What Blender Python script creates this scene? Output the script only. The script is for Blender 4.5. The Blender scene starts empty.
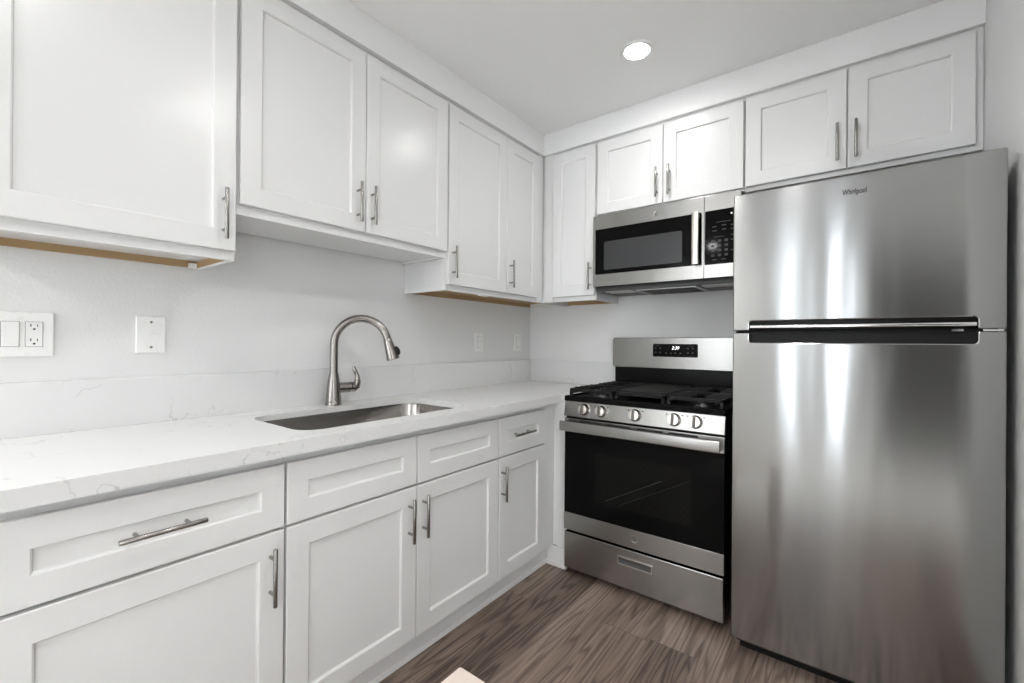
import bpy, bmesh, math, random
from mathutils import Vector, Matrix
random.seed(4)
S = bpy.context.scene
COL = S.collection
R = math.radians

# ------------------------------------------------------------------ camera, world, exposure
cam_d = bpy.data.cameras.new('camera')
cam = bpy.data.objects.new('camera', cam_d)
COL.objects.link(cam)
CX, CY, CZ, YAW, PITCH, ROLL, FPX = 1.8726, -2.6425, 1.1926, 0.6574, 0.0018, 0.0077, 440.17
fw = Vector((-math.sin(YAW)*math.cos(PITCH), math.cos(YAW)*math.cos(PITCH), math.sin(PITCH)))
rt = Vector((math.cos(YAW), math.sin(YAW), 0))
up = rt.cross(fw)
rt, up = rt*math.cos(ROLL)+up*math.sin(ROLL), up*math.cos(ROLL)-rt*math.sin(ROLL)
m = Matrix((rt, up, -fw)).transposed().to_4x4()
m.translation = (CX, CY, CZ)
cam.matrix_world = m
cam_d.sensor_width = 36.0
cam_d.lens = FPX/1024*36.0
cam_d.clip_start = 0.02
S.camera = cam

w = bpy.data.worlds.new('sky')
S.world = w
w.use_nodes = True
wb = w.node_tree.nodes['Background']
wb.inputs['Color'].default_value = (0.88, 0.94, 1.0, 1)
wb.inputs['Strength'].default_value = 5.5

S.view_settings.view_transform = 'Standard'
S.view_settings.look = 'None'
S.view_settings.exposure = 1.02
S.view_settings.gamma = 1.0
S.view_settings.use_curve_mapping = False
LAMP_L = 58.0           # radiance of the downlight lenses
LAMP_W = 1.0            # scale of the downlight beams

# ------------------------------------------------------------------ materials
def nt(name):
    mt = bpy.data.materials.new(name)
    mt.use_nodes = True
    t = mt.node_tree
    return mt, t, t.nodes['Principled BSDF']

def node(t, typ, **kw):
    n = t.nodes.new(typ)
    for k, v in kw.items():
        if hasattr(n, k) and not k[0].isupper():
            setattr(n, k, v)
        else:
            n.inputs[k.replace('_', ' ')].default_value = v
    return n

def coords(t, scale=(1, 1, 1)):
    g = node(t, 'ShaderNodeNewGeometry')
    mp = node(t, 'ShaderNodeMapping')
    mp.inputs['Scale'].default_value = scale
    t.links.new(g.outputs['Position'], mp.inputs['Vector'])
    return mp.outputs['Vector']

def bump(t, b, vec, scale, strength, dist=0.001, detail=2.0):
    n = node(t, 'ShaderNodeTexNoise', Scale=scale, Detail=detail)
    t.links.new(vec, n.inputs['Vector'])
    bp = node(t, 'ShaderNodeBump', Strength=strength, Distance=dist)
    t.links.new(n.outputs['Fac'], bp.inputs['Height'])
    t.links.new(bp.outputs['Normal'], b.inputs['Normal'])
    return n

def plain(name, col, rough=0.5, metal=0.0, spec=0.5, bs=None, bstr=0.1, bd=0.001, scale=(1, 1, 1)):
    mt, t, b = nt(name)
    b.inputs['Base Color'].default_value = (*col, 1)
    b.inputs['Roughness'].default_value = rough
    b.inputs['Metallic'].default_value = metal
    b.inputs['Specular IOR Level'].default_value = spec
    v = coords(t, scale)
    if bs:
        bump(t, b, v, bs, bstr, bd)
    else:
        n = node(t, 'ShaderNodeTexNoise', Scale=60.0, Detail=1.0)
        t.links.new(v, n.inputs['Vector'])
        mr = node(t, 'ShaderNodeMapRange')
        mr.inputs['To Min'].default_value = max(rough-0.02, 0)
        mr.inputs['To Max'].default_value = rough+0.02
        t.links.new(n.outputs['Fac'], mr.inputs['Value'])
        t.links.new(mr.outputs['Result'], b.inputs['Roughness'])
    return mt

def steel(name, col, rough, along, aniso=0.8, wave=0.0, grain=(1, 1, 1), smear=0.0):
    """brushed stainless: `along` is the direction in which highlights stretch"""
    mt, t, b = nt(name)
    b.inputs['Metallic'].default_value = 1.0
    b.inputs['Roughness'].default_value = rough
    b.inputs['Anisotropic'].default_value = aniso
    c = node(t, 'ShaderNodeCombineXYZ', X=along[0], Y=along[1], Z=along[2])
    t.links.new(c.outputs[0], b.inputs['Tangent'])
    v = coords(t, grain)
    n = node(t, 'ShaderNodeTexNoise', Scale=1.0, Detail=3.0)
    t.links.new(v, n.inputs['Vector'])
    cr = node(t, 'ShaderNodeMixRGB')
    cr.inputs['Color1'].default_value = (*[k*0.975 for k in col], 1)
    cr.inputs['Color2'].default_value = (*[min(k*1.025, 1) for k in col], 1)
    t.links.new(n.outputs['Fac'], cr.inputs['Fac'])
    t.links.new(cr.outputs[0], b.inputs['Base Color'])
    if wave:
        v2 = coords(t, (1.0, 0.0, 0.16))
        bump(t, b, v2, 9.0, 1.0, wave, 1.0)
    return mt

M = {}
M['door_white'] = plain('white_cabinet_paint', (0.79, 0.79, 0.785), 0.27, spec=0.45, bs=420, bstr=0.03)
M['trim_white'] = plain('white_trim_paint', (0.86, 0.86, 0.855), 0.42, spec=0.4)
M['wall'] = plain('wall_paint', (0.80, 0.80, 0.795), 0.6, spec=0.3, bs=110, bstr=0.4, bd=0.002)
M['ceiling'] = plain('ceiling_paint', (0.93, 0.93, 0.925), 0.75, spec=0.2, bs=150, bstr=0.15)
M['grey_wall'] = plain('living_room_paint', (0.84, 0.84, 0.835), 0.7, spec=0.2)
M['dark_wall'] = plain('hall_paint', (0.05, 0.05, 0.05), 0.7, spec=0.2)
M['plate'] = plain('white_plastic', (0.90, 0.90, 0.885), 0.28, spec=0.5)
M['slot'] = plain('black_slot', (0.01, 0.01, 0.01), 0.6)
M['ply'] = plain('raw_plywood', (0.42, 0.285, 0.15), 0.65, spec=0.2)
M['nickel'] = steel('brushed_nickel', (0.34, 0.33, 0.31), 0.24, (0, 0, 1), 0.3, grain=(300, 300, 20))
M['faucet'] = steel('satin_steel', (0.31, 0.29, 0.275), 0.22, (0, 0, 1), 0.3, grain=(200, 200, 40))
M['fridge'] = steel('fridge_steel', (0.335, 0.335, 0.333), 0.165, (0, 0, 1), 0.9, wave=0.0012, grain=(1, 1, 6))
M['range'] = steel('range_steel', (0.37, 0.365, 0.355), 0.27, (0, 0, 1), 0.7, grain=(2, 2, 120))
M['sink'] = steel('sink_steel', (0.40, 0.38, 0.365), 0.2, (0, 0, 1), 0.4, grain=(60, 60, 400))
M['chrome'] = plain('chrome', (0.75, 0.75, 0.75), 0.12, 1.0)
M['knob'] = plain('knob_metal', (0.72, 0.69, 0.64), 0.22, 1.0)
M['knob_grip'] = plain('knob_grip_dark', (0.13, 0.12, 0.11), 0.4, 0.7)
M['black_glass'] = plain('black_glass', (0.004, 0.004, 0.004), 0.06, spec=0.07)
M['window_glass'] = plain('tinted_glass', (0.007, 0.007, 0.0065), 0.08, spec=0.07)
M['mw_window'] = plain('microwave_screen', (0.05, 0.051, 0.053), 0.18, spec=0.3)
M['enamel'] = plain('black_enamel', (0.006, 0.006, 0.006), 0.25, spec=0.12)
M['black'] = plain('black_plastic', (0.010, 0.010, 0.010), 0.4, spec=0.15)
M['iron'] = plain('cast_iron', (0.010, 0.010, 0.010), 0.5, spec=0.22, bs=300, bstr=0.2)
M['burner'] = plain('burner_metal', (0.5, 0.5, 0.5), 0.35, 1.0)
M['burner_base'] = plain('burner_base_metal', (0.16, 0.16, 0.16), 0.4, 1.0)
M['cooktop'] = plain('cooktop_enamel', (0.006, 0.006, 0.006), 0.5, spec=0.05)
M['body'] = plain('dark_grey_body', (0.035, 0.035, 0.037), 0.5, spec=0.3)
M['grille'] = plain('vent_grille', (0.06, 0.06, 0.06), 0.45, spec=0.4)
M['lens'] = plain('frosted_lens', (0.55, 0.55, 0.53), 0.3, spec=0.5)
M['mark'] = plain('legend_ink', (0.04, 0.04, 0.04), 0.5)
M['dark_ink'] = plain('badge_ink', (0.03, 0.03, 0.032), 0.6, spec=0.1)
M['rack'] = plain('oven_rack_wire', (0.10, 0.10, 0.095), 0.35, 0.5)
M['peach'] = plain('pale_peach_paint', (0.70, 0.60, 0.535), 0.5, spec=0.3)

M['rug'] = plain('cream_rug', (0.80, 0.79, 0.76), 0.9, spec=0.1, bs=400, bstr=0.4)

def emis(name, col, s):
    mt, t, b = nt(name)
    b.inputs['Base Color'].default_value = (*col, 1)
    b.inputs['Emission Color'].default_value = (*col, 1)
    b.inputs['Emission Strength'].default_value = s
    return mt
M['lamp'] = emis('downlight_lens', (1.0, 0.995, 0.98), LAMP_L)
M['digits'] = emis('clock_digits', (1, 1, 1), 1.1)

def quartz():
    mt, t, b = nt('white_quartz')
    b.inputs['Roughness'].default_value = 0.22
    b.inputs['Specular IOR Level'].default_value = 0.45
    v = coords(t, (1.0, 1.0, 1.0))
    nz = node(t, 'ShaderNodeTexNoise', Scale=3.2, Detail=5.0, Roughness=0.6)
    t.links.new(v, nz.inputs['Vector'])
    mx = node(t, 'ShaderNodeVectorMath', operation='MULTIPLY_ADD')
    t.links.new(nz.outputs['Color'], mx.inputs[0])
    mx.inputs[1].default_value = (0.5, 0.5, 0.5)
    t.links.new(v, mx.inputs[2])
    vo = node(t, 'ShaderNodeTexVoronoi', feature='DISTANCE_TO_EDGE', Scale=3.4)
    t.links.new(mx.outputs[0], vo.inputs['Vector'])
    rv = node(t, 'ShaderNodeMapRange')
    rv.inputs['From Max'].default_value = 0.011
    rv.inputs['To Min'].default_value = 1.0
    rv.inputs['To Max'].default_value = 0.0
    t.links.new(vo.outputs['Distance'], rv.inputs['Value'])
    msk = node(t, 'ShaderNodeTexNoise', Scale=7.0, Detail=3.0)
    t.links.new(v, msk.inputs['Vector'])
    rm = node(t, 'ShaderNodeMapRange')
    rm.inputs['From Min'].default_value = 0.50
    rm.inputs['From Max'].default_value = 0.66
    t.links.new(msk.outputs['Fac'], rm.inputs['Value'])
    mu = node(t, 'ShaderNodeMath', operation='MULTIPLY')
    t.links.new(rv.outputs[0], mu.inputs[0])
    t.links.new(rm.outputs[0], mu.inputs[1])
    mu2 = node(t, 'ShaderNodeMath', operation='MULTIPLY')
    t.links.new(mu.outputs[0], mu2.inputs[0])
    mu2.inputs[1].default_value = 0.55
    mix = node(t, 'ShaderNodeMixRGB')
    mix.inputs['Color1'].default_value = (0.76, 0.76, 0.755, 1)
    mix.inputs['Color2'].default_value = (0.36, 0.36, 0.37, 1)
    t.links.new(mu2.outputs[0], mix.inputs['Fac'])
    t.links.new(mix.outputs[0], b.inputs['Base Color'])
    return mt
M['quartz'] = quartz()

def planks():
    mt, t, b = nt('vinyl_plank')
    b.inputs['Specular IOR Level'].default_value = 0.3
    g = node(t, 'ShaderNodeNewGeometry')
    sp = node(t, 'ShaderNodeSeparateXYZ')
    t.links.new(g.outputs['Position'], sp.inputs[0])
    def mth(op, a, bb=None, c=None):
        n = node(t, 'ShaderNodeMath', operation=op)
        for i, q in enumerate((a, bb, c)):
            if q is None: continue
            if hasattr(q, 'links'): t.links.new(q, n.inputs[i])
            else: n.inputs[i].default_value = q
        return n.outputs[0]
    W, L = 0.182, 1.22
    xs = mth('DIVIDE', mth('ADD', sp.outputs['X'], 0.045), W)
    row = mth('FLOOR', xs)
    off = mth('FRACT', mth('MULTIPLY', mth('SINE', mth('MULTIPLY', row, 12.9898)), 43.7585))
    ys = mth('ADD', mth('DIVIDE', sp.outputs['Y'], L), off)
    colm = mth('FLOOR', ys)
    pid = node(t, 'ShaderNodeCombineXYZ')
    t.links.new(row, pid.inputs[0]); t.links.new(colm, pid.inputs[1])
    wn = node(t, 'ShaderNodeTexWhiteNoise', noise_dimensions='3D')
    t.links.new(pid.outputs[0], wn.inputs['Vector'])
    # grain coordinates: shifted per plank, stretched along the plank
    sh = node(t, 'ShaderNodeVectorMath', operation='MULTIPLY_ADD')
    t.links.new(wn.outputs['Color'], sh.inputs[0])
    sh.inputs[1].default_value = (13, 17, 5)
    t.links.new(g.outputs['Position'], sh.inputs[2])
    st = node(t, 'ShaderNodeVectorMath', operation='MULTIPLY')
    t.links.new(sh.outputs[0], st.inputs[0])
    st.inputs[1].default_value = (1.0, 0.085, 1.0)
    n1 = node(t, 'ShaderNodeTexNoise', Scale=9.0, Detail=2.5, Roughness=0.45)
    t.links.new(st.outputs[0], n1.inputs['Vector'])
    # cathedral rings: sine of the distorted field
    ring = mth('SINE', mth('MULTIPLY', n1.outputs['Fac'], 90.0))
    ring = mth('POWER', mth('ADD', mth('MULTIPLY', ring, 0.5), 0.5), 3.0)
    st2 = node(t, 'ShaderNodeVectorMath', operation='MULTIPLY')
    t.links.new(sh.outputs[0], st2.inputs[0])
    st2.inputs[1].default_value = (1.0, 0.02, 1.0)
    n2 = node(t, 'ShaderNodeTexNoise', Scale=150.0, Detail=3.0, Roughness=0.6)
    t.links.new(st2.outputs[0], n2.inputs['Vector'])
    n3 = node(t, 'ShaderNodeTexNoise', Scale=5.0, Detail=2.0)
    t.links.new(st.outputs[0], n3.inputs['Vector'])
    f = mth('ADD', mth('MULTIPLY', n2.outputs['Fac'], 0.62), mth('MULTIPLY', n3.outputs['Fac'], 0.5))
    f = mth('SUBTRACT', f, mth('MULTIPLY', ring, 0.22))
    f = mth('ADD', f, mth('MULTIPLY', mth('SUBTRACT', wn.outputs['Value'], 0.5), 0.22))
    rp = node(t, 'ShaderNodeValToRGB')
    e = rp.color_ramp.elements
    e[0].position = 0.22; e[0].color = (0.070, 0.048, 0.037, 1)
    e[1].position = 0.82; e[1].color = (0.37, 0.29, 0.24, 1)
    mid = rp.color_ramp.elements.new(0.5); mid.color = (0.195, 0.143, 0.113, 1)
    t.links.new(f, rp.inputs['Fac'])
    # joints
    fx = mth('FRACT', xs); fy = mth('FRACT', ys)
    jx = mth('LESS_THAN', mth('MINIMUM', fx, mth('SUBTRACT', 1.0, fx)), 0.0055)
    jy = mth('LESS_THAN', mth('MINIMUM', fy, mth('SUBTRACT', 1.0, fy)), 0.0009)
    j = mth('MULTIPLY', mth('MAXIMUM', jx, jy), 0.6)
    mix = node(t, 'ShaderNodeMixRGB')
    mix.inputs['Color2'].default_value = (0.03, 0.022, 0.018, 1)
    t.links.new(j, mix.inputs['Fac'])
    t.links.new(rp.outputs[0], mix.inputs['Color1'])
    t.links.new(mix.outputs[0], b.inputs['Base Color'])
    b.inputs['Roughness'].default_value = 0.42
    bp = node(t, 'ShaderNodeBump', Strength=0.15, Distance=0.001)
    t.links.new(f, bp.inputs['Height'])
    t.links.new(bp.outputs['Normal'], b.inputs['Normal'])
    return mt
M['floor'] = planks()

# ------------------------------------------------------------------ mesh helpers
class MB:
    """collects shapes in world coordinates and links them as ONE mesh object"""
    def __init__(s): s.bm = bmesh.new()
    def box(s, x0, x1, y0, y1, z0, z1):
        x0, x1 = sorted((x0, x1)); y0, y1 = sorted((y0, y1)); z0, z1 = sorted((z0, z1))
        v = [s.bm.verts.new((x, y, z)) for x in (x0, x1) for y in (y0, y1) for z in (z0, z1)]
        for q in ((0, 1, 3, 2), (4, 6, 7, 5), (0, 4, 5, 1), (2, 3, 7, 6), (0, 2, 6, 4), (1, 5, 7, 3)):
            s.bm.faces.new([v[i] for i in q])
        return s
    def loops(s, rings, cap0=True, cap1=True, close=False):
        rs = [[s.bm.verts.new(p) for p in r] for r in rings]
        n = len(rs[0])
        pairs = list(zip(rs, rs[1:])) + ([(rs[-1], rs[0])] if close else [])
        for a, b in pairs:
            for i in range(n):
                s.bm.faces.new((a[i], a[(i+1) % n], b[(i+1) % n], b[i]))
        if not close:
            if cap0: s.bm.faces.new(rs[0][::-1])
            if cap1: s.bm.faces.new(rs[-1])
        return s
    def prism(s, pts, f):
        """closed polygon pts (2D) swept between f(p,0) and f(p,1)"""
        return s.loops([[f(p, 0) for p in pts], [f(p, 1) for p in pts]])
    def tube(s, path, rad, n=14, cap=True):
        path = [Vector(p) for p in path]
        rad = rad if isinstance(rad, (list, tuple)) else [rad]*len(path)
        rings = []
        tprev = None; nrm = None
        for i, p in enumerate(path):
            a = path[max(i-1, 0)]; b = path[min(i+1, len(path)-1)]
            t = (b-a).normalized()
            if nrm is None:
                h = Vector((0, 0, 1)) if abs(t.z) < 0.9 else Vector((1, 0, 0))
                nrm = t.cross(h).normalized()
            else:
                nrm = (nrm - t*nrm.dot(t)).normalized()
            bn = t.cross(nrm)
            rings.append([p+(nrm*math.cos(2*math.pi*k/n)+bn*math.sin(2*math.pi*k/n))*rad[i] for k in range(n)])
        return s.loops(rings, cap, cap)
    def lathe(s, c, axis, prof, n=28):
        """prof: list of (radius, distance along axis)"""
        c = Vector(c); ax = Vector(axis).normalized()
        h = Vector((0, 0, 1)) if abs(ax.z) < 0.9 else Vector((1, 0, 0))
        u = ax.cross(h).normalized(); v = ax.cross(u)
        rings = [[c+ax*d+(u*math.cos(2*math.pi*k/n)+v*math.sin(2*math.pi*k/n))*max(r, 1e-4) for k in range(n)] for r, d in prof]
        return s.loops(rings)
    def build(s, name, mat, parent=None, bevel=0.0, smooth=False, seg=2):
        bm = s.bm
        bmesh.ops.recalc_face_normals(bm, faces=bm.faces[:])
        if parent is None:
            xs = [v.co.x for v in bm.verts]; ys = [v.co.y for v in bm.verts]; zs = [v.co.z for v in bm.verts]
            org = Vector(((min(xs)+max(xs))/2, (min(ys)+max(ys))/2, min(zs)))
            loc = org
        else:
            org = wloc(parent) ; loc = Vector((0, 0, 0))
        for v in bm.verts: v.co -= org
        me = bpy.data.meshes.new(name)
        bm.to_mesh(me); bm.free()
        me.materials.append(M[mat] if isinstance(mat, str) else mat)
        if smooth:
            me.polygons.foreach_set('use_smooth', [True]*len(me.polygons))
        ob = bpy.data.objects.new(name, me)
        COL.objects.link(ob)
        ob.location = loc
        if parent is not None: ob.parent = parent
        if bevel:
            md = ob.modifiers.new('edge', 'BEVEL')
            md.width = bevel; md.segments = seg; md.limit_method = 'ANGLE'; md.angle_limit = R(35)
            md.harden_normals = False
        if smooth or bevel:
            md = ob.modifiers.new('split', 'EDGE_SPLIT') if smooth else None
            if md: md.split_angle = R(38)
        return ob

def wloc(o):
    v = Vector((0, 0, 0))
    while o is not None:
        v += o.location; o = o.parent
    return v

def thing(name, loc, label, cat, group=None):
    o = bpy.data.objects.new(name, None)
    o.empty_display_size = 0.05
    COL.objects.link(o); o.location = loc
    o['label'] = label; o['category'] = cat
    if group: o['group'] = group
    return o

def tag(o, label, cat, group=None):
    o['label'] = label; o['category'] = cat
    if group: o['group'] = group
    return o

def structure(o):
    o['kind'] = 'structure'; return o

def text_mesh(name, body, size, mat, parent, to_world, shear=0.0, depth=0.0004, bold=0.0):
    """lettering turned into a mesh; to_world maps flat (x, y, z) to the place it is printed on"""
    cu = bpy.data.curves.new(name, 'FONT')
    cu.body = body; cu.size = size; cu.align_x = 'CENTER'; cu.align_y = 'CENTER'
    cu.extrude = depth; cu.shear = shear; cu.offset = bold
    tmp = bpy.data.objects.new(name, cu)
    COL.objects.link(tmp)
    dg = bpy.context.evaluated_depsgraph_get()
    me = bpy.data.meshes.new_from_object(tmp.evaluated_get(dg))
    bpy.data.objects.remove(tmp)
    bpy.data.curves.remove(cu)
    org = wloc(parent)
    for v in me.vertices: v.co = Vector(to_world(*v.co)) - org
    me.materials.clear(); me.materials.append(M[mat])
    me.name = name
    ob = bpy.data.objects.new(name, me)
    COL.objects.link(ob); ob.parent = parent
    return ob

def rrect(a0, a1, b0, b1, r, n=6):
    pts = []
    for (ca, cb, s) in ((a1-r, b1-r, 0), (a0+r, b1-r, 1), (a0+r, b0+r, 2), (a1-r, b0+r, 3)):
        for k in range(n+1):
            th = math.pi/2*(s+k/n)
            pts.append((ca+r*math.cos(th), cb+r*math.sin(th)))
    return pts

# wall-run frames: a = along the wall, d = out from the wall, z = height
LEFT = lambda a, d, z: (d, a, z)
BACK = lambda a, d, z: (a, -d, z)

def fbox(mb, T, a0, a1, d0, d1, z0, z1):
    p = T(a0, d0, z0); q = T(a1, d1, z1)
    return mb.box(p[0], q[0], p[1], q[1], p[2], q[2])

CEIL = 2.498
# ------------------------------------------------------------------ the room
XR = 2.2525
structure(MB().box(-0.12, 6.0, -6.4, 0.12, -0.05, 0.0).build('floor', 'floor'))
structure(MB().box(-0.12, 6.0, -6.4, 0.12, CEIL, CEIL+0.06).build('ceiling', 'ceiling'))
structure(MB().box(-0.12, 0.0, -6.4, 0.12, 0, CEIL).build('wall_left', 'wall'))
structure(MB().box(0.0, 6.0, 0.0, 0.12, 0, CEIL).build('wall_back', 'wall'))
structure(MB().box(XR, XR+0.12, -1.55, 0.0, 0, CEIL).build('wall_right', 'wall'))
structure(MB().box(5.88, 6.0, -6.28, 0.0, 0, CEIL).build('wall_far_right', 'grey_wall'))
# wall behind the camera; unseen windows added for fill and refrigerator streaks
YF = -4.80
added_wins = [(0.05, 0.42, 0.20, 2.40), (1.25, 1.40, 0.20, 2.40), (1.66, 1.84, 0.20, 2.40), (4.4, 5.6, 0.20, 2.40)]
wf = MB()
xs = [0.0] + [q for w_ in added_wins for q in w_[:2]] + [6.0]
for i in range(0, len(xs), 2):
    wf.box(xs[i], xs[i+1], YF-0.12, YF, 0, CEIL)
for (a, b_, z0, z1) in added_wins:
    wf.box(a, b_, YF-0.12, YF, 0, z0); wf.box(a, b_, YF-0.12, YF, z1, CEIL)
structure(wf.build('wall_front', 'grey_wall'))
for i, (a, b_, z0, z1) in enumerate(added_wins):
    f = MB()
    for q in ((a, a+0.03, z0, z1), (b_-0.03, b_, z0, z1), (a, b_, z0, z0+0.03), (a, b_, z1-0.03, z1)):
        f.box(q[0], q[1], YF-0.09, YF-0.03, q[2], q[3])
    structure(f.build('window_%d' % (i+1), 'trim_white'))

structure(MB().box(2.08, 2.98, YF+0.001, YF+0.04, 0.0, 2.06).build('door_1', 'dark_wall', bevel=0.003))  # unseen, added to darken the reflection in the refrigerator's right part
RX_ = [[(x, y, z) for x, y in rrect(0.75, 5.6, -4.72, -2.78, 0.02, 3)] for z in (0.0005, 0.010)]
tag(MB().loops(RX_).build('rug', 'rug', bevel=0.003), 'large flat cream rug on the floor behind the camera', 'rug')  # unseen, added to bounce light up to the ceiling
# filler boards that close the gap between the upper cabinets and the ceiling
TZ = 2.366
structure(MB().prism([(0.295, TZ), (0.334, TZ), (0.337, CEIL), (0.295, CEIL)],
          lambda p, k: (p[0], -2.62 if k == 0 else -0.30, p[1])).build('trim_1', 'trim_white', bevel=0.0015))
structure(MB().prism([(0.295, TZ), (0.334, TZ), (0.337, CEIL), (0.295, CEIL)],
          lambda p, k: (0.30 if k == 0 else XR, -p[0], p[1])).build('trim_2', 'trim_white', bevel=0.0015))

# ------------------------------------------------------------------ recessed ceiling lights
def downlight(x, y, label, watts=33.0, cone=150):
    t = thing('recessed_light', (x, y, CEIL), label, 'ceiling light', 'recessed ceiling lights')
    MB().lathe((x, y, CEIL), (0, 0, -1), [(0.052, -0.004), (0.072, 0.0), (0.073, 0.003), (0.070, 0.006), (0.056, 0.007), (0.052, 0.004)]).build('trim_ring', 'trim_white', t, smooth=True)
    MB().lathe((x, y, CEIL), (0, 0, -1), [(0.053, 0.0005), (0.053, 0.005), (0.050, 0.0056)]).build('lens', 'lamp', t)
    ld = bpy.data.lights.new('downlight_beam', 'SPOT')
    ld.energy = watts*LAMP_W; ld.spot_size = R(cone); ld.spot_blend = 1.0; ld.shadow_soft_size = 0.05
    ld.color = (1.0, 0.995, 0.985)
    lo = bpy.data.objects.new('downlight_beam', ld)
    COL.objects.link(lo); lo.parent = t; lo.location = (0, 0, -0.012)
    return t
downlight(1.108, -0.757, 'lit round recessed ceiling light above the stove and sink corner', 4.0, 135)
downlight(1.15, -2.50, 'lit round recessed ceiling light over the sink run, beside the camera', 1.5)
downlight(1.61, -1.75, 'lit round recessed ceiling light between camera and refrigerator', 13.0, 174)
downlight(0.42, -4.25, 'lit round recessed ceiling light washing the left end of the wall behind the camera', 90.0, 174)  # added wall washer, out of view, for bounced fill
downlight(3.25, -4.20, 'lit round recessed ceiling light washing the wall right of the dark door', 120.0, 174)  # second added washer, brightens the faces turned towards the camera

# ------------------------------------------------------------------ cabinet pieces
def shaker(T, a0, a1, z0, z1, d, parent, name='door', st=0.062, th=0.020):
    rec = 0.009
    def ring(i, dd): return [T(a0+i, dd, z0+i), T(a1-i, dd, z0+i), T(a1-i, dd, z1-i), T(a0+i, dd, z1-i)]
    mb = MB().loops([ring(0, d-th), ring(0, d-0.002), ring(0.002, d), ring(st, d), ring(st+0.0035, d-0.003), ring(st+0.005, d-rec)])
    return mb.build(name, 'door_white', parent)

def pull(T, a, z, d, parent, vertical=True, L=0.157, name='handle'):
    mb = MB(); r = 0.0058; out = d+0.032
    def P(s, dd): return T(a, dd, z+s) if vertical else T(a+s, dd, z)
    mb.tube([P(-L/2, out), P(-L/2+0.0015, out), P(L/2-0.0015, out), P(L/2, out)], [r*0.8, r, r, r*0.8], 14)
    for s in (-0.048, 0.048):
        mb.tube([P(s, d-0.001), P(s, out)], 0.0045, 12)
    return mb.build(name, 'nickel', parent, smooth=True)

def upper(T, a0, a1, zb, doors, label, D=0.309, zt=TZ, under='ply', rc=0.026, rail=True, dz=0.028, side_gap=0.0, group=None, fd=0.329):
    """wall cabinet: case with face frame, recessed bottom, doors [(a0, a1, handle a or None)]"""
    c = T((a0+a1)/2, D/2, zb)
    t = thing('wall_cabinet', c, label, 'kitchen cabinet', 'white wall cabinets')
    mb = MB()
    w_ = 0.016
    fbox(mb, T, a0, a0+w_, 0.002, D-0.018, zb, zt)
    fbox(mb, T, a1-w_, a1, 0.002, D-0.018, zb, zt)
    fbox(mb, T, a0+w_, a1-w_, 0.002, 0.010, zb+0.034, zt)
    fbox(mb, T, a0+w_, a1-w_, 0.002, D-0.018, zt-0.016, zt)
    # face frame
    fbox(mb, T, a0, a0+0.038, D-0.018, D, zb, zt)
    fbox(mb, T, a1-0.038, a1, D-0.018, D, zb, zt)
    fbox(mb, T, a0+0.038, a1-0.038, D-0.018, D, zb, zb+0.045)
    fbox(mb, T, a0+0.038, a1-0.038, D-0.018, D, zt-0.045, zt)
    for k in range(len(doors)-1):
        s = (doors[k][1]+doors[k+1][0])/2
        fbox(mb, T, s-0.02, s+0.02, D-0.018, D, zb+0.045, zt-0.045)
    mb.build('case', 'door_white', t, bevel=0.0008)
    u = MB(); fbox(u, T, a0+w_, a1-w_, 0.010, D-0.018, zb+rc, zb+rc+0.006)
    u.build('bottom_panel', 'door_white' if under == 'white' else under, t)
    if rail:
        rl = MB(); fbox(rl, T, a0+w_, a1-w_, 0.001, 0.014, zb+0.004, zb+rc)
        rl.build('hanging_rail', 'ply', t)
    for (p, q, h) in doors:
        dr = shaker(T, p, q, zb+dz, 2.349, fd, t)
        if h is not None:
            pull(T, h, zb+dz+0.029+0.0785, fd, dr)
    return t

# left wall, uppers
ca = upper(LEFT, -2.615, -2.072, 1.446, [(-2.611, -2.076, -2.1125)], 'white single-door wall cabinet, leftmost, hanging over the light switch', under='white')
MB().box(0.015, 0.034, -2.112, -2.092, 1.446, 1.462).build('bracket', 'plate', ca)
MB().box(0.014, 0.288, -2.0905, -2.0882, 1.4475, 1.470).build('side_liner', 'ply', ca)
cb = upper(LEFT, -2.069, -1.153, 1.597, [(-2.064, -1.6085, -1.646), (-1.6055, -1.157, -1.582)], 'white two-door wall cabinet hung higher above the sink', under='white', rc=0.008, rail=False, dz=0.032)
cc = upper(LEFT, -1.151, -0.004, 1.444, [(-1.147, -0.696, -1.1235), (-0.692, -0.378, -0.669)], 'white two-door wall cabinet on left wall beside the corner')
MB().box(0.26, 0.288, -0.86, -0.80, 1.444, 1.456).build('bracket', 'plate', cc)
# back wall, uppers
cd = upper(BACK, 0.311, 0.6925, 1.444, [(0.3985, 0.6885, 0.665)], 'narrow white single-door wall cabinet left of the microwave', D=0.311, fd=0.331)
mb = MB(); fbox(mb, BACK, 0.331, 0.3965, 0.311, 0.318, 1.444, TZ); mb.build('corner_filler', 'door_white', cd)
mb = MB(); fbox(mb, LEFT, -0.376, -0.319, 0.309, 0.318, 1.444, TZ); mb.build('corner_filler', 'door_white', cc)
ce = upper(BACK, 0.7015, 1.464, 1.921, [(0.7025, 1.0795, 1.0525), (1.0835, 1.462, 1.1175)], 'short white two-door wall cabinet directly above the microwave', D=0.311, dz=0.012, under='white', rc=0.006, rail=False, fd=0.331)
cf = upper(BACK, 1.4665, 2.2515, 1.914, [(1.4712, 1.8505, 1.820), (1.8555, 2.229, 1.882)], 'short white two-door wall cabinet above the refrigerator', D=0.311, dz=0.020, under='white', rc=0.006, rail=False, fd=0.331)

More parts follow.
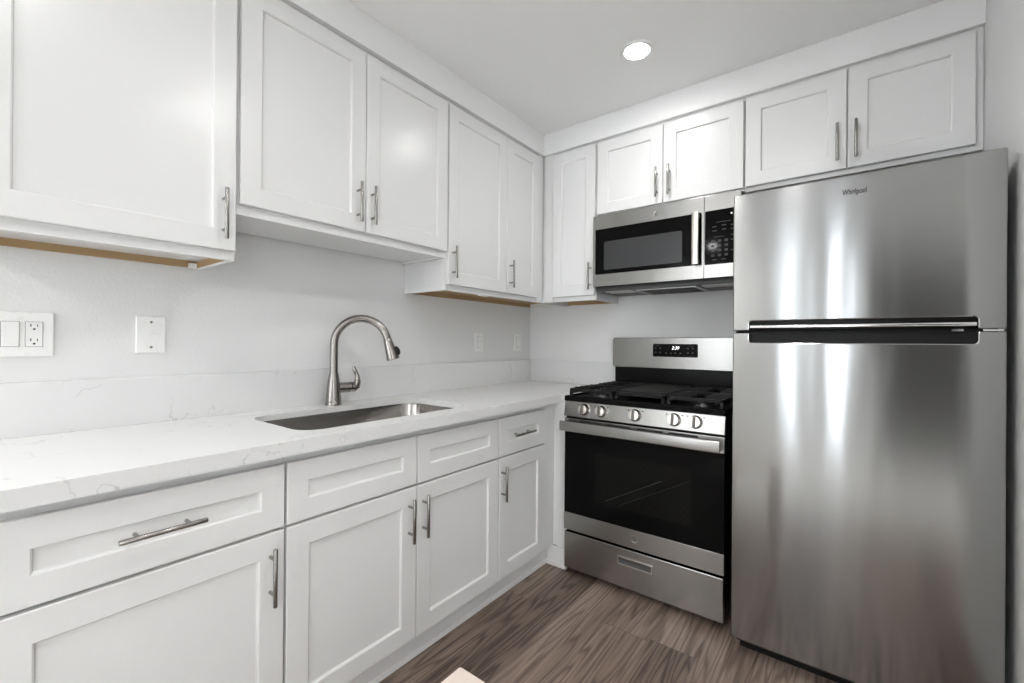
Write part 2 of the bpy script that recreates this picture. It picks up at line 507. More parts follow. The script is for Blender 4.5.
# ------------------------------------------------------------------ base cabinets along the left wall
BF = 0.6155   # door face
BD = 0.5955   # case front
def base(a0, a1, drawers, doors, label, closed_top=True):
    t = thing('base_cabinet', (BD/2, (a0+a1)/2, 0), label, 'kitchen cabinet', 'white base cabinets')
    T = LEFT; mb = MB(); w_ = 0.016
    for q in (a0, a1-w_):
        fbox(mb, T, q, q+w_, 0.002, BD-0.018, 0.10, 0.873)
    fbox(mb, T, a0+w_, a1-w_, 0.002, 0.010, 0.10, 0.873)
    fbox(mb, T, a0+w_, a1-w_, 0.010, BD-0.018, 0.10, 0.116)
    if closed_top: fbox(mb, T, a0+w_, a1-w_, 0.010, BD-0.018, 0.857, 0.873)
    fbox(mb, T, a0, a0+0.036, BD-0.018, BD, 0.10, 0.873)
    fbox(mb, T, a1-0.036, a1, BD-0.018, BD, 0.10, 0.873)
    for z0, z1 in ((0.10, 0.135), (0.645, 0.69), (0.835, 0.873)):
        fbox(mb, T, a0+0.036, a1-0.036, BD-0.018, BD, z0, z1)
    if len(doors) == 2:
        s = (doors[0][1]+doors[1][0])/2
        fbox(mb, T, s-0.02, s+0.02, BD-0.018, BD, 0.135, 0.835)
    mb.build('case', 'door_white', t, bevel=0.0008)
    k = MB(); fbox(k, T, a0, a1, 0.556, 0.567, 0.0, 0.10)
    k.build('toe_kick', 'door_white', t)
    k = MB(); fbox(k, T, a0, a1, 0.567, 0.572, 0.0, 0.024)
    k.build('toe_strip', 'trim_white', t, bevel=0.002)
    for (p, q, h) in drawers:
        dr = shaker(T, p, q, 0.672, 0.846, BF, t, 'drawer_front' if h else 'false_front', st=0.060)
        if h: pull(T, h, 0.760, BF, dr, False, 0.163)
    for (p, q, h) in doors:
        dr = shaker(T, p, q, 0.110, 0.664, BF, t, 'door', st=0.064)
        pull(T, h, 0.552, BF, dr)
    return t
base(-2.600, -2.0485, [(-2.596, -2.052, -2.330)], [(-2.596, -2.052, -2.0895)], 'white base cabinet with wide handled drawer, leftmost under the counter')
base(-2.0475, -1.1025, [(-2.0445, -1.5775, None), (-1.5735, -1.1065, None)], [(-2.0445, -1.5775, -1.6135), (-1.5735, -1.1065, -1.548)], 'white two-door sink base cabinet with two handleless false fronts', closed_top=False)
base(-1.1015, -0.720, [(-1.0985, -0.7225, -0.937)], [(-1.0985, -0.7225, -1.0840)], 'narrow white base cabinet with small drawer, nearest the stove')

# blind corner between the cabinet run and the stove
t = thing('corner_cabinet', (0.35, -0.36, 0), 'blind white corner filler cabinet between narrow base cabinet and stove', 'kitchen cabinet')
MB().box(0.575, BD, -0.7195, -0.592, 0.10, 0.873).build('side_filler', 'door_white', t, bevel=0.0008)
mb = MB().box(0.5965, 0.6895, -0.610, -0.592, 0.10, 0.873)
mb.box(0.625, 0.6895, -0.616, -0.610, 0.10, 0.873)
mb.build('front_filler', 'trim_white', t, bevel=0.0008)
MB().box(0.572, 0.6895, -0.632, -0.617, 0.0, 0.10).build('toe_kick', 'trim_white', t)
MB().box(0.572, 0.6895, -0.638, -0.632, 0.0, 0.024).build('toe_strip', 'trim_white', t, bevel=0.002)
MB().box(0.556, 0.567, -0.7195, -0.617, 0.0, 0.10).build('toe_kick', 'door_white', t)
MB().box(0.567, 0.572, -0.7195, -0.632, 0.0, 0.024).build('toe_strip', 'trim_white', t, bevel=0.002)
MB().box(0.010, 0.560, -0.7185, -0.010, 0.10, 0.14).box(0.010, 0.560, -0.020, -0.010, 0.14, 0.873).build('case', 'door_white', t)

# ------------------------------------------------------------------ countertop with a cut-out for the sink
SX0, SX1, SY0, SY1, SR = 0.148, 0.552, -1.968, -1.222, 0.075
CT = 0.914
ct = thing('countertop', (0.32, -1.3, 0.8734), 'white quartz countertop with grey veins running from left edge to stove', 'countertop')
bm = bmesh.new()
outer = [(0.001, -2.618), (0.6457, -2.618), (0.6457, -0.623), (0.6905, -0.623), (0.6905, -0.001), (0.001, -0.001)]
inner = rrect(SX0, SX1, SY0, SY1, SR, 8)
edges = []
for lp in (outer, inner):
    vs = [bm.verts.new((x, y, CT)) for x, y in lp]
    for i in range(len(vs)):
        edges.append(bm.edges.new((vs[i], vs[(i+1) % len(vs)])))
bmesh.ops.triangle_fill(bm, use_beauty=True, edges=edges)
geo = bmesh.ops.extrude_face_region(bm, geom=bm.faces[:])
for v in geo['geom']:
    if isinstance(v, bmesh.types.BMVert): v.co.z -= 0.022
mb = MB(); mb.bm.free(); mb.bm = bm
mb.box(0.6235, 0.6457, -2.618, -0.623, 0.8734, CT-0.022)
mb.box(0.6235, 0.6905, -0.623, -0.601, 0.8734, CT-0.022)
mb.build('slab', 'quartz', ct)
MB().box(0.001, 0.020, -2.618, -0.001, CT, 1.068).build('backsplash', 'quartz', ct, bevel=0.001)
MB().box(0.0205, 0.6905, -0.020, -0.001, CT, 1.070).build('backsplash', 'quartz', ct, bevel=0.001)

# ------------------------------------------------------------------ undermount sink
zs = CT-0.0225
def loop(i, r, z): return [(x, y, z) for x, y in rrect(SX0+i, SX1-i, SY0+i, SY1-i, r, 8)]
rings = [loop(-0.012, SR+0.010, zs), loop(0.001, SR, zs), loop(0.004, SR, zs-0.01), loop(0.012, SR, zs-0.165), loop(0.020, SR-0.01, zs-0.188), loop(0.045, SR-0.03, zs-0.197),
         loop(0.043, SR-0.03, zs-0.200), loop(0.017, SR-0.01, zs-0.191), loop(0.009, SR, zs-0.165), loop(0.001, SR, zs-0.01), loop(-0.012, SR+0.010, zs-0.003)]
bt = (zs-0.197)
sk = thing('sink', ((SX0+SX1)/2, (SY0+SY1)/2, bt), 'rectangular stainless steel undermount sink set into white countertop', 'sink')
mb = MB()
mb.loops(rings, close=True)
inner2 = loop(0.045, SR-0.03, zs-0.1975)
mb.loops([inner2, loop(0.046, SR-0.03, zs-0.1995)])
mb.build('bowl', 'sink', sk, smooth=True)
MB().lathe((0.33, -1.58, zs-0.1975), (0, 0, 1), [(0.045, 0.0), (0.045, 0.003), (0.036, 0.004), (0.030, 0.001), (0.012, 0.001)]).build('drain', 'chrome', sk, smooth=True)

# ------------------------------------------------------------------ pull-down faucet
FX, FY = 0.090, -1.600
fa = thing('faucet', (FX, FY, CT), 'brushed nickel gooseneck pull-down faucet standing behind the sink', 'faucet')
MB().lathe((FX, FY, CT), (0, 0, 1), [(0.034, 0), (0.034, 0.004), (0.0335, 0.012), (0.031, 0.0165), (0.0325, 0.018), (0.0315, 0.035), (0.0285, 0.07), (0.0245, 0.105), (0.0205, 0.132), (0.0185, 0.140)]).build('body', 'faucet', fa, smooth=True)
an = R(46); ux, uy = math.cos(an), math.sin(an)
def SP(k, z): return (FX+k*ux, FY+k*uy, z)
RA = 0.114; zc = 1.178
path = [SP(0, 1.05), SP(0, 1.10), SP(0, 1.15)]
rad = [0.0170]*3
for i in range(0, 21):
    th = math.pi-(math.pi-R(12))*i/20
    path.append(SP(RA+RA*math.cos(th), zc+RA*math.sin(th))); rad.append(0.0168)
MB().tube(path, rad, 20).build('spout', 'faucet', fa, smooth=True)
e = Vector(path[-1]); dv = (Vector(path[-1])-Vector(path[-2])).normalized()
MB().lathe(e-dv*0.002, dv, [(0.0170, 0), (0.0182, 0.002), (0.0195, 0.02), (0.0245, 0.06), (0.0278, 0.090), (0.0275, 0.094), (0.022, 0.096), (0.021, 0.090), (0.008, 0.090)]).build('spray_head', 'faucet', fa, smooth=True)
side = Vector((ux, uy, 0)); outv = (side - dv*side.dot(dv)).normalized()
bp_ = e+dv*0.060+outv*0.0235
MB().tube([bp_-dv*0.020, bp_-dv*0.014+outv*0.003, bp_+outv*0.006, bp_+dv*0.012+outv*0.005, bp_+dv*0.020], [0.004, 0.008, 0.010, 0.009, 0.005], 14).build('spray_button', 'black', fa, smooth=True)
# side valve and lever: points along +y
hx, hy, hz = FX, FY, CT+0.075
vd = Vector((0.25, 1.0, 0)).normalized()
c0 = Vector((hx, hy, hz))
MB().tube([c0+vd*0.02, c0+vd*0.073], [0.0225, 0.0225], 22).build('valve_stub', 'faucet', fa, smooth=True)
MB().tube([c0+vd*0.072, c0+vd*0.077], [0.020, 0.020], 20).build('valve_ring', 'black', fa, smooth=True)
hp = [c0+vd*0.076, c0+vd*0.086, c0+vd*0.097+Vector((0, 0, 0.006)), c0+vd*0.104+Vector((0, 0, 0.022)), c0+vd*0.103+Vector((0, 0, 0.045)), c0+vd*0.095+Vector((0, 0, 0.066)), c0+vd*0.087+Vector((0, 0, 0.083)), c0+vd*0.086+Vector((0, 0, 0.092))]
MB().tube(hp, [0.0225, 0.0225, 0.0205, 0.0145, 0.0105, 0.0088, 0.0085, 0.005], 16).build('lever', 'faucet', fa, smooth=True)

# ------------------------------------------------------------------ wall plates
def plate(name, label, cat, y0, y1, z0, z1, devs):
    t = thing(name, (0, (y0+y1)/2, z0), label, cat)
    MB().prism([(y0, z0), (y1, z0), (y1, z1), (y0, z1)], lambda p, k: (0.0005+0.0065*k, p[0], p[1])).build('cover_plate', 'plate', t, bevel=0.0025)
    zc_ = (z0+z1)/2
    for kind, yc in devs:
        if kind == 'blank':
            for s in (-0.042, 0.042):
                MB().lathe((0.007, yc, zc_+s), (1, 0, 0), [(0.0038, 0), (0.0036, 0.0012), (0.001, 0.0015)], 12).build('screw', 'nickel', t, smooth=True)
            continue
        for s in (-0.0505, 0.0505):
            MB().lathe((0.007, yc, zc_+s), (1, 0, 0), [(0.0030, 0), (0.0028, 0.0008), (0.001, 0.001)], 12).build('screw', 'plate', t, smooth=True)
        # dark reveal around the insert
        MB().box(0.0069, 0.0073, yc-0.0178, yc+0.0178, zc_-0.0362, zc_+0.0362).build('insert_gap', 'grille', t)
        if kind == 'rocker':
            MB().prism([(0.0071, -0.0352), (0.0088, -0.0352), (0.012, 0.0352), (0.0071, 0.0352)], lambda p, k: (p[0], yc-0.0168+0.0336*k, zc_+p[1])).build('rocker', 'plate', t, bevel=0.0008)
        else:
            o = MB().box(0.0071, 0.0093, yc-0.0168, yc+0.0168, zc_-0.0352, zc_+0.0352).build('receptacle', 'plate', t, bevel=0.0008)
            for q in (-0.020, 0.022):
                s_ = MB()
                s_.box(0.0092, 0.0096, yc-0.0078, yc-0.0056, zc_+q, zc_+q+0.008)
                s_.box(0.0092, 0.0096, yc+0.0056, yc+0.0074, zc_+q, zc_+q+0.007)
                s_.lathe((0.0092, yc, zc_+q-0.007), (1, 0, 0), [(0.0028, 0), (0.0028, 0.0004)], 12)
                s_.build('socket_slots', 'slot', o)
            if kind == 'gfci':
                MB().box(0.0092, 0.0103, yc-0.009, yc+0.009, zc_-0.0035, zc_+0.002).box(0.0092, 0.0103, yc-0.009, yc+0.009, zc_+0.0032, zc_+0.0085).build('test_buttons', 'plate', o, bevel=0.0005)
    return t
plate('switch_plate', 'double white wall plate with rocker switch and outlet, far left', 'wall plate', -2.569, -2.440, 1.141, 1.269, [('rocker', -2.526), ('gfci', -2.480)])
plate('blank_plate', 'blank white wall plate with two screws left of the faucet', 'wall plate', -2.252, -2.172, 1.147, 1.271, [('blank', -2.212)])
plate('outlet_plate', 'single white wall plate right of faucet, farther from the corner', 'wall plate', -0.603, -0.527, 1.131, 1.253, [('rocker', -0.565)])
plate('outlet_plate', 'single white wall plate nearest the wall corner', 'wall plate', -0.196, -0.122, 1.131, 1.253, [('rocker', -0.159)])

# ------------------------------------------------------------------ gas range
RX0, RX1 = 0.6945, 1.4625
RF = -0.6686
rg = thing('gas_range', ((RX0+RX1)/2, -0.35, 0), 'stainless steel and black freestanding gas range between counter and refrigerator', 'stove')
MB().box(RX0+0.002, RX1-0.002, -0.632, -0.03, 0.035, 0.893).build('body', 'enamel', rg, bevel=0.003)
for x in (RX0+0.05, RX1-0.05):
    for y in (-0.56, -0.10):
        MB().lathe((x, y, 0.0), (0, 0, 1), [(0.018, 0), (0.018, 0.006), (0.010, 0.010), (0.010, 0.037)], 16).build('leveling_foot', 'black', rg, smooth=True)
# cooktop with raised front lip
MB().prism([(-0.668, 0.893), (-0.668, 0.916), (-0.660, 0.920), (-0.634, 0.920), (-0.620, 0.910), (-0.09, 0.910), (-0.09, 0.893)], lambda p, k: (RX0 if k == 0 else RX1, p[0], p[1])).build('cooktop', 'cooktop', rg, bevel=0.002)
for x in (RX0, RX1-0.010): MB().box(x, x+0.010, -0.634, -0.09, 0.909, 0.920).build('cooktop_rim', 'cooktop', rg, bevel=0.002)
# steel control panel, leaning back a little
cp = MB().prism([(-0.660, 0.895), (-0.6735, 0.816), (-0.640, 0.816), (-0.630, 0.895)], lambda p, k: (RX0+0.001 if k == 0 else RX1-0.001, p[0], p[1])).build('control_panel', 'range', rg, bevel=0.002)
pn = Vector((0, -0.079, 0.0135)).normalized()
for kx in (0.809, 0.902, 1.075, 1.254, 1.344):
    c = Vector((kx, -0.6668, 0.8565))
    kb = MB().lathe(c, pn, [(0.0285, 0), (0.029, 0.004), (0.028, 0.006), (0.0265, 0.008), (0.0255, 0.020), (0.0235, 0.024), (0.010, 0.025)]).build('knob', 'knob', rg, smooth=True)
    t_ = Vector((0, pn.z, -pn.y))
    g = MB()
    rows = []
    for (sx, sd, dd) in ((-0.0045, 1, 0.027), (0.0045, 1, 0.027)):
        rows.append((sx, dd))
    ring = lambda hw, hh, dd: [c+pn*dd+Vector((sx*hw, 0, 0))+t_*(sz*hh) for sx, sz in ((-1, -1), (1, -1), (1, 1), (-1, 1))]
    g.loops([ring(0.0055, 0.0245, 0.0235), ring(0.0048, 0.0240, 0.034), ring(0.0035, 0.0225, 0.0355)])
    g.build('grip', 'knob_grip', kb, bevel=0.001)
for kx in (0.809, 0.902, 1.075, 1.254, 1.344):
    for dx in (-0.034, 0.034):
        MB().box(kx+dx-0.003, kx+dx+0.003, -0.6648, -0.6628, 0.876, 0.880).build('dial_mark', 'dark_ink', cp)
# dark gap and oven door
MB().box(RX0+0.004, RX1-0.004, -0.650, -0.630, 0.230, 0.818).build('door_gasket', 'black', rg)
od = MB().prism(rrect(RX0+0.004, RX1-0.002, 0.234, 0.322, 0.003, 2), lambda p, k: (p[0], -0.650-0.0186*k, p[1])).build('lower_door_band', 'range', rg, bevel=0.001)
MB().box(RX0+0.004, RX1-0.002, -0.6675, -0.650, 0.322, 0.738).build('oven_door_glass', 'black_glass', rg, bevel=0.001)
ub = MB().box(RX0+0.004, RX1-0.002, -0.6686, -0.650, 0.738, 0.806).build('upper_door_band', 'range', rg, bevel=0.002)
vt = MB()
for i in range(4):
    x0 = RX0+0.09+i*0.15
    vt.box(x0, x0+0.12, -0.6692, -0.6680, 0.791, 0.799)
vt.build('door_vents', 'slot', ub)
# window with rack and perforated liner seen behind dark glass
win = MB().prism(rrect(0.872, 1.330, 0.404, 0.652, 0.008, 4), lambda p, k: (p[0], -0.6672-0.0007*k, p[1])).build('oven_window', 'window_glass', rg)
dots = MB()
for i in range(30):
    for j in range(15):
        if (i+j) % 2: continue
        x = 0.886+i*0.0148; z = 0.415+j*0.0158
        p = rrect(x-0.0036, x+0.0036, z-0.0036, z+0.0036, 0.0034, 2)
        dots.loops([[(a, -0.6680, b_) for a, b_ in p], [(a, -0.6683, b_) for a, b_ in p]])
dots_m = plain('liner_dots', (0.013, 0.013, 0.0125), 0.2, spec=0.07)
dots.build('liner_pattern', dots_m, win)
rk = MB()
rk.tube([(0.93, -0.6688, 0.425), (1.20, -0.6688, 0.575)], 0.0012, 8)
rk.tube([(1.00, -0.6688, 0.420), (1.325, -0.6688, 0.600)], 0.0006, 8)
rk.build('oven_rack', plain('rack_glint', (0.045, 0.045, 0.043), 0.3, spec=0.1), win)  # rack wires drawn in dim grey
# handle: flat bar on end brackets
hd = MB().prism(rrect(-0.722, -0.706, 0.747, 0.797, 0.006, 4), lambda p, k: (RX0+0.004 if k == 0 else RX1-0.012, p[0], p[1])).build('door_handle', 'range', rg, smooth=True)
for x in (RX0+0.004, RX1-0.044):
    MB().box(x, x+0.032, -0.7065, -0.668, 0.752, 0.790).build('handle_bracket', 'range', hd, bevel=0.003)
# drawer
MB().box(RX0+0.006, RX1-0.004, -0.6686, -0.634, 0.037, 0.222).build('storage_drawer', 'range', rg, bevel=0.003)
dp = MB()
o_ = rrect(0.993, 1.164, 0.144, 0.183, 0.004, 3); i_ = rrect(1.000, 1.157, 0.150, 0.177, 0.003, 3)
dp.loops([[(a, -0.6684, b_) for a, b_ in o_], [(a, -0.673, b_) for a, b_ in o_], [(a, -0.673, b_) for a, b_ in i_], [(a, -0.6684, b_) for a, b_ in i_]], close=True)
dp.build('drawer_pull', 'chrome', rg, bevel=0.0008)
MB().prism([(-0.6684, 0.150), (-0.6715, 0.150), (-0.6695, 0.163), (-0.6684, 0.163)], lambda p, k: (1.000 if k == 0 else 1.157, p[0], p[1])).box(1.000, 1.157, -0.6695, -0.6684, 0.163, 0.177).build('pull_recess', 'grille', rg)
# round emblem on the lower band
def emblem(x, y, z, r, parent, mat_in='range'):
    e_ = MB().lathe((x, y, z), (0, -1, 0), [(r, 0), (r, 0.0008), (r*0.9, 0.0012), (r*0.86, 0.0008), (r*0.4, 0.0008)], 28).build('emblem', 'range', parent, smooth=True)
    sc = MB()
    for s in (-1, 1):
        pts = []
        for k in range(14):
            th = R(60+k*24)*s
            rr = r*(0.62-0.030*k)
            pts.append((x+s*r*0.18+rr*math.cos(th)*0.62, y-0.0012, z+rr*math.sin(th)))
        sc.tube(pts, r*0.055, 8)
    sc.build('monogram', 'grille', e_)
    return e_
emblem(1.076, -0.6686, 0.279, 0.018, rg)
# backguard: black base, steel panel, black display
bg = MB().prism(rrect(RX0-0.008, RX1+0.002, 1.046, 1.227, 0.016, 5), lambda p, k: (p[0], -0.022-0.050*k, p[1])).build('backguard', 'range', rg, bevel=0.003)
MB().box(RX0+0.004, RX1-0.004, -0.060, -0.024, 0.905, 1.048).build('backguard_base', 'enamel', rg, bevel=0.002)
ds = MB().prism(rrect(0.942, 1.195, 1.115, 1.190, 0.006, 4), lambda p, k: (p[0], -0.0718-0.002*k, p[1])).build('display', 'black_glass', rg, bevel=0.0005)
text_mesh('clock_digits', '2:39', 0.026, 'digits', ds, lambda x, y, z: (1.072+x*0.92, -0.0742-z, 1.166+y), shear=0.25)
for (x, z) in [(0.958, 1.165), (0.985, 1.165), (0.958, 1.140), (0.985, 1.140), (1.020, 1.137), (1.048, 1.137), (1.072, 1.137), (1.100, 1.137), (1.142, 1.165), (1.168, 1.165), (1.142, 1.140), (1.168, 1.140)]:
    MB().box(x-0.005, x+0.005, -0.0742, -0.0736, z-0.003, z+0.003).build('key', 'mark', ds)
for (x, z) in [(0.970, 1.179), (1.160, 1.179), (1.158, 1.122)]:
    MB().box(x-0.014, x+0.014, -0.0742, -0.0736, z-0.001, z+0.001).build('key_legend', 'mark', ds)
# burners
for (bx, by, r_) in ((0.828, -0.49, 0.042), (0.828, -0.22, 0.034), (1.334, -0.49, 0.046), (1.334, -0.22, 0.034), (1.080, -0.36, 0.040)):
    bn = MB().lathe((bx, by, 0.910), (0, 0, 1), [(r_+0.012, 0), (r_+0.010, 0.006), (r_, 0.009), (r_, 0.014)]).build('burner', 'burner_base', rg, smooth=True)
    MB().lathe((bx, by, 0.924), (0, 0, 1), [(r_+0.003, 0), (r_+0.003, 0.005), (r_-0.004, 0.008), (0.01, 0.008)]).build('burner_cap', 'iron', bn, smooth=True)

# cast-iron grates lift off: things of their own
def grate(x0, x1, label):
    y0, y1 = -0.645, -0.085
    mb = MB(); zt = 0.957; hb = 0.016; bw = 0.0065
    t = thing('cooktop_grate', ((x0+x1)/2, (y0+y1)/2, 0.910), label, 'stove grate', 'cast iron grates on the range')
    for x in (x0+bw, x1-bw): mb.box(x-bw, x+bw, y0, y1, zt-0.027, zt)
    for y in (y0+bw, (y0+y1)/2, y1-bw): mb.box(x0, x1, y-bw, y+bw, zt-hb, zt)
    xc = (x0+x1)/2
    n = 10
    for i in range(1, n):
        y = y0+(y1-y0)*i/n
        if i == 5: continue
        ln = 0.088
        mb.box(x0, x0+ln, y-0.005, y+0.005, zt-hb, zt+0.004)
        mb.box(x1-ln, x1, y-0.005, y+0.005, zt-hb, zt+0.004)
    mb.build('bars', 'iron', t, bevel=0.0025)
    for x in (x0+bw, x1-bw):
        for y in (y0+bw, y1-bw):
            MB().box(x-0.0075, x+0.0075, y-0.0075, y+0.0075, 0.9105 if y > -0.6 else 0.9205, zt-0.010).build('foot', 'iron', t, bevel=0.002)
    return t
grate(0.713, 0.950, 'black cast iron grate over the left pair of burners')
grate(1.215, 1.450, 'black cast iron grate over the right pair of burners')
gt = thing('griddle', (1.0825, -0.36, 0.9105), 'flat black cast iron griddle in the middle of the cooktop', 'griddle', 'cast iron grates on the range')
mb = MB()
x0, x1, y0, y1 = 0.962, 1.203, -0.645, -0.085
for x in (x0+0.0065, x1-0.0065): mb.box(x-0.0065, x+0.0065, y0, y1, 0.941, 0.957)
for y in (y0+0.0065, y1-0.0065): mb.box(x0, x1, y-0.0065, y+0.0065, 0.941, 0.957)
mb.build('frame', 'iron', gt, bevel=0.002)
MB().prism(rrect(x0+0.008, x1-0.008, y0+0.03, y1-0.03, 0.02, 5), lambda p, k: (p[0], p[1], 0.950+0.012*k)).build('plate', 'iron', gt, bevel=0.003)
for x in (x0+0.0065, x1-0.0065):
    for y in (y0+0.0065, y1-0.0065):
        MB().box(x-0.0075, x+0.0075, y-0.0075, y+0.0075, 0.9105 if y > -0.6 else 0.9205, 0.942).build('foot', 'iron', gt, bevel=0.002)

# ------------------------------------------------------------------ over-the-range microwave
MX0, MX1, MF = 0.6935, 1.4585, -0.3582
mw = thing('microwave', ((MX0+MX1)/2, -0.18, 1.500), 'stainless steel over-the-range microwave mounted above the stove', 'microwave')
MB().box(MX0+0.003, MX1-0.003, -0.330, -0.004, 1.500, 1.917).build('case', 'body', mw, bevel=0.002)
def frame_panel(x0, x1, z0, z1, hole, y_back, y_front, name, mat, parent, r=0.004):
    o = rrect(x0, x1, z0, z1, 0.003, 3); h = rrect(*hole, r, 3)
    mb = MB()
    mb.loops([[(a, y_back, b_) for a, b_ in o], [(a, y_front, b_) for a, b_ in o], [(a, y_front, b_) for a, b_ in h], [(a, y_back, b_) for a, b_ in h]], close=True)
    return mb.build(name, mat, parent, bevel=0.001)
SM = 1.2955
dr = frame_panel(MX0, SM-0.001, 1.5136, 1.917, (MX0+0.014, 1.283, 1.582, 1.838), -0.331, MF, 'door', 'range', mw)
MB().box(MX0+0.015, 1.282, -0.3565, -0.340, 1.583, 1.837).build('door_glass', 'black_glass', dr, bevel=0.0005)
MB().prism(rrect(0.760, 1.190, 1.605, 1.765, 0.010, 4), lambda p, k: (p[0], -0.3563-0.0006*k, p[1])).build('door_window', 'mw_window', dr)
hd = MB().prism(rrect(1.2465, 1.2785, -0.398, -0.386, 0.004, 3), lambda p, k: (p[0], p[1], 1.583 if k == 0 else 1.838)).build('door_handle', 'knob', dr, smooth=True)
for z in (1.590, 1.812): MB().box(1.250, 1.275, -0.387, -0.356, z, z+0.020).build('handle_mount', 'black', hd)
cpn = frame_panel(SM+0.001, MX1, 1.5136, 1.917, (SM+0.004, MX1-0.012, 1.578, 1.840), -0.331, MF, 'control_surround', 'range', mw)
kp = MB().box(SM+0.004, MX1-0.012, -0.3572, -0.340, 1.578, 1.840).build('keypad', 'black_glass', mw, bevel=0.0005)
for i in range(3):
    for j in range(4):
        x = 1.336+i*0.030; z = 1.690-j*0.023
        MB().box(x-0.007, x+0.007, -0.3578, -0.3570, z-0.0055, z+0.0055).build('key', 'mark', kp)
for (x, z) in [(1.343, 1.760), (1.343, 1.740), (1.385, 1.763), (1.385, 1.743), (1.425, 1.760), (1.425, 1.740), (1.425, 1.712), (1.425, 1.690), (1.345, 1.600), (1.385, 1.600), (1.425, 1.640)]:
    MB().box(x-0.010, x+0.010, -0.3578, -0.3570, z-0.0022, z+0.0022).build('key', 'mark', kp)
for (x0, x1, z) in ((1.350, 1.415, 1.7805), (1.340, 1.385, 1.710)):
    MB().box(x0, x1, -0.3578, -0.3570, z-0.0012, z+0.0012).build('key_legend', 'mark', kp)
MB().lathe((1.418, -0.3572, 1.815), (0, -1, 0), [(0.004, 0), (0.004, 0.0006), (0.002, 0.0008)], 14).build('indicator', 'chrome', kp)
emblem(1.058, MF, 1.872, 0.017, mw)
# underside: lamps, filters
un_ = MB().box(MX0+0.01, MX1-0.01, -0.338, -0.02, 1.488, 1.501).build('vent_tray', 'grille', mw, bevel=0.002)
MB().prism(rrect(0.745, 0.900, -0.315, -0.215, 0.012, 4), lambda p, k: (p[0], p[1], 1.4885-0.004*k)).build('task_light', 'lens', un_)
MB().prism(rrect(1.270, 1.425, -0.315, -0.215, 0.012, 4), lambda p, k: (p[0], p[1], 1.4885-0.004*k)).build('task_light', 'lens', un_)
fl = MB().box(0.925, 1.245, -0.300, -0.05, 1.482, 1.4885)
fl.build('grease_filter', 'burner', un_, bevel=0.001)
sl = MB()
for i in range(9): sl.box(0.94, 1.23, -0.292+i*0.026, -0.276+i*0.026, 1.4812, 1.4822)
sl.build('filter_slots', 'slot', un_)

# ------------------------------------------------------------------ refrigerator
GX0, GX1, GF = 1.5084, 2.2255, -0.7751
fr = thing('refrigerator', ((GX0+GX1)/2, -0.4, 0), 'tall stainless steel top-freezer refrigerator at the right wall', 'refrigerator')
MB().box(GX0+0.006, GX1-0.006, -0.712, -0.035, 0.022, 1.752).build('cabinet_body', 'body', fr, bevel=0.006)
MB().box(GX0+0.02, GX1-0.02, -0.705, -0.680, 0.0, 0.060).build('kick_grille', 'black', fr, bevel=0.003)
for x in (GX0+0.07, GX1-0.07):
    MB().lathe((x, -0.10, 0), (0, 0, 1), [(0.02, 0), (0.02, 0.023)], 16).build('foot', 'black', fr)
PX0, PX1 = 1.5645, 2.1670
def notch(z0, z1, top):
    """door outline with a shallow pocket cut for the handle (bottom of the freezer door or top of the fridge door)"""
    r = 0.010; n = 5
    P = []
    if not top:      # freezer door: pocket on the lower edge, up to zp
        zp = 1.279
        P += [(GX0, z1), (GX0, z0), (PX0, z0)]
        P += [(PX0+r-r*math.cos(k/n*math.pi/2), zp-r+r*math.sin(k/n*math.pi/2)) for k in range(n+1)]
        P += [(PX1-r+r*math.sin(k/n*math.pi/2), zp-r+r*math.cos(k/n*math.pi/2)) for k in range(n+1)]
        P += [(PX1, z0), (GX1, z0), (GX1, z1)]
    else:
        zp = 1.199
        P += [(GX1, z0), (GX1, z1), (PX1, z1)]
        P += [(PX1-r+r*math.cos(k/n*math.pi/2), zp+r-r*math.sin(k/n*math.pi/2)) for k in range(n+1)]
        P += [(PX0+r-r*math.sin(k/n*math.pi/2), zp+r-r*math.cos(k/n*math.pi/2)) for k in range(n+1)]
        P += [(PX0, z1), (GX0, z1), (GX0, z0)]
    return P
def skin(z0, z1, top):
    """front sheet, very slightly bowed outward"""
    P = notch(z0, z1, top)
    xm, hw = (GX0+GX1)/2, (GX1-GX0)/2
    bm = bmesh.new()
    vs = [bm.verts.new((x, 0, z)) for x, z in P]
    bm.faces.new(vs)
    for v in bm.verts: v.co.y = GF
    g = bmesh.ops.extrude_face_region(bm, geom=bm.faces[:])
    for v in g['geom']:
        if isinstance(v, bmesh.types.BMVert): v.co.y = GF+0.058
    mb = MB(); mb.bm.free(); mb.bm = bm
    return mb
fz = skin(1.2435, 1.7653, False).build('freezer_door', 'fridge', fr, bevel=0.004)
fd = skin(0.0652, 1.2345, True).build('fridge_door', 'fridge', fr, bevel=0.004)
MB().box(PX0-0.004, PX1+0.004, GF+0.016, GF+0.030, 1.2440, 1.284).build('handle_backing', 'enamel', fz)
MB().prism([(GF+0.0005, 1.2785), (GF+0.002, 1.246), (GF+0.018, 1.244), (GF+0.018, 1.2785)], lambda p, k: (PX0+0.0005 if k == 0 else PX1-0.0005, p[0], p[1])).build('handle_grip', 'enamel', fz, bevel=0.0015)
MB().prism(rrect(GF-0.0065, GF+0.004, 1.2515, 1.2635, 0.004, 4), lambda p, k: (PX0+0.004 if k == 0 else PX1-0.003, p[0], p[1])).build('chrome_strip', 'chrome', fz, smooth=True)
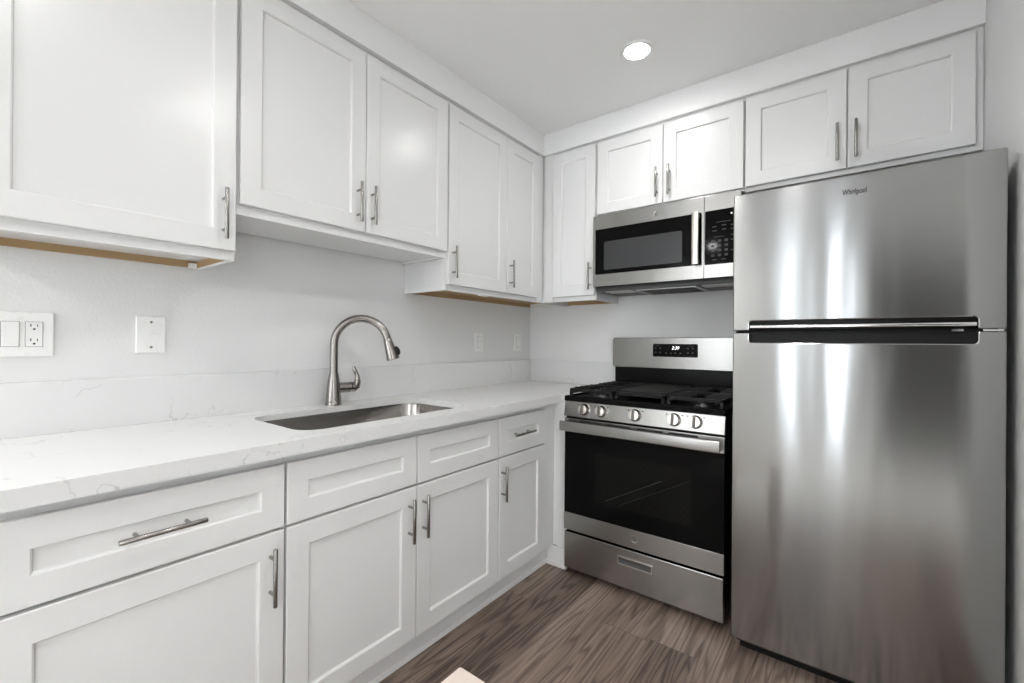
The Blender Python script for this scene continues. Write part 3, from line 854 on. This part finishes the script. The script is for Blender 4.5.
MB().box(PX0-0.004, PX1+0.004, GF+0.022, GF+0.034, 1.194, 1.234).build('pocket_liner', 'black', fd)
MB().box(PX1-0.055, PX1-0.030, GF+0.004, GF+0.02, 1.236, 1.2425).build('hinge_clip', 'chrome', fr)
MB().box(PX1+0.012, GX1-0.004, GF+0.008, GF+0.05, 1.2362, 1.2418).build('center_hinge', 'chrome', fr)
MB().box(GX0+0.006, GX1-0.03, GF+0.030, GF+0.062, 1.2355, 1.2425).build('door_seal', 'black', fr)
MB().box(GX0+0.008, GX1-0.008, -0.7165, -0.708, 0.07, 1.748).build('door_gasket', 'black', fr)
MB().prism(rrect(GX1-0.10, GX1-0.02, -0.74, -0.64, 0.012, 4), lambda p, k: (p[0], p[1], 1.752+0.016*k)).build('hinge_cover', 'black', fr, bevel=0.003)
bd = text_mesh('badge', 'Whirlpool', 0.0255, 'dark_ink', fr, lambda x, y, z: (1.8775+x*0.61, GF-0.0010-z, 1.7075+y), bold=0.0003)
sw = MB()
pts = []
for k in range(22):
    th = R(140+k*14)
    pts.append((1.8735+0.021*math.cos(th), GF-0.0006, 1.7055+0.0070*math.sin(th)+0.003*math.cos(th)))
sw.tube(pts, [0.00035+0.0004*math.sin(math.pi*k/21) for k in range(22)], 6)
sw.build('swoosh', 'burner', bd)

# ------------------------------------------------------------------ pale table whose corner pokes into the bottom of the picture
TX, TY, TH = 1.166, -1.912, 0.45
tb = thing('side_table', (TX+0.19, TY-0.19, 0), 'small pale peach table whose corner shows at the bottom edge', 'table')
MB().prism(rrect(TX, TX+0.38, TY-0.38, TY, 0.006, 4), lambda p, k: (p[0], p[1], TH-0.03+0.03*k)).build('tabletop', 'peach', tb, bevel=0.003)
for x in (TX+0.05, TX+0.33):
    for y in (TY-0.33, TY-0.05):
        MB().loops([[(x+sx*r_, y+sy*r_, z) for sx, sy in ((-1, -1), (1, -1), (1, 1), (-1, 1))] for r_, z in ((0.012, 0.0), (0.018, TH-0.029))]).build('leg', 'peach', tb, bevel=0.002)
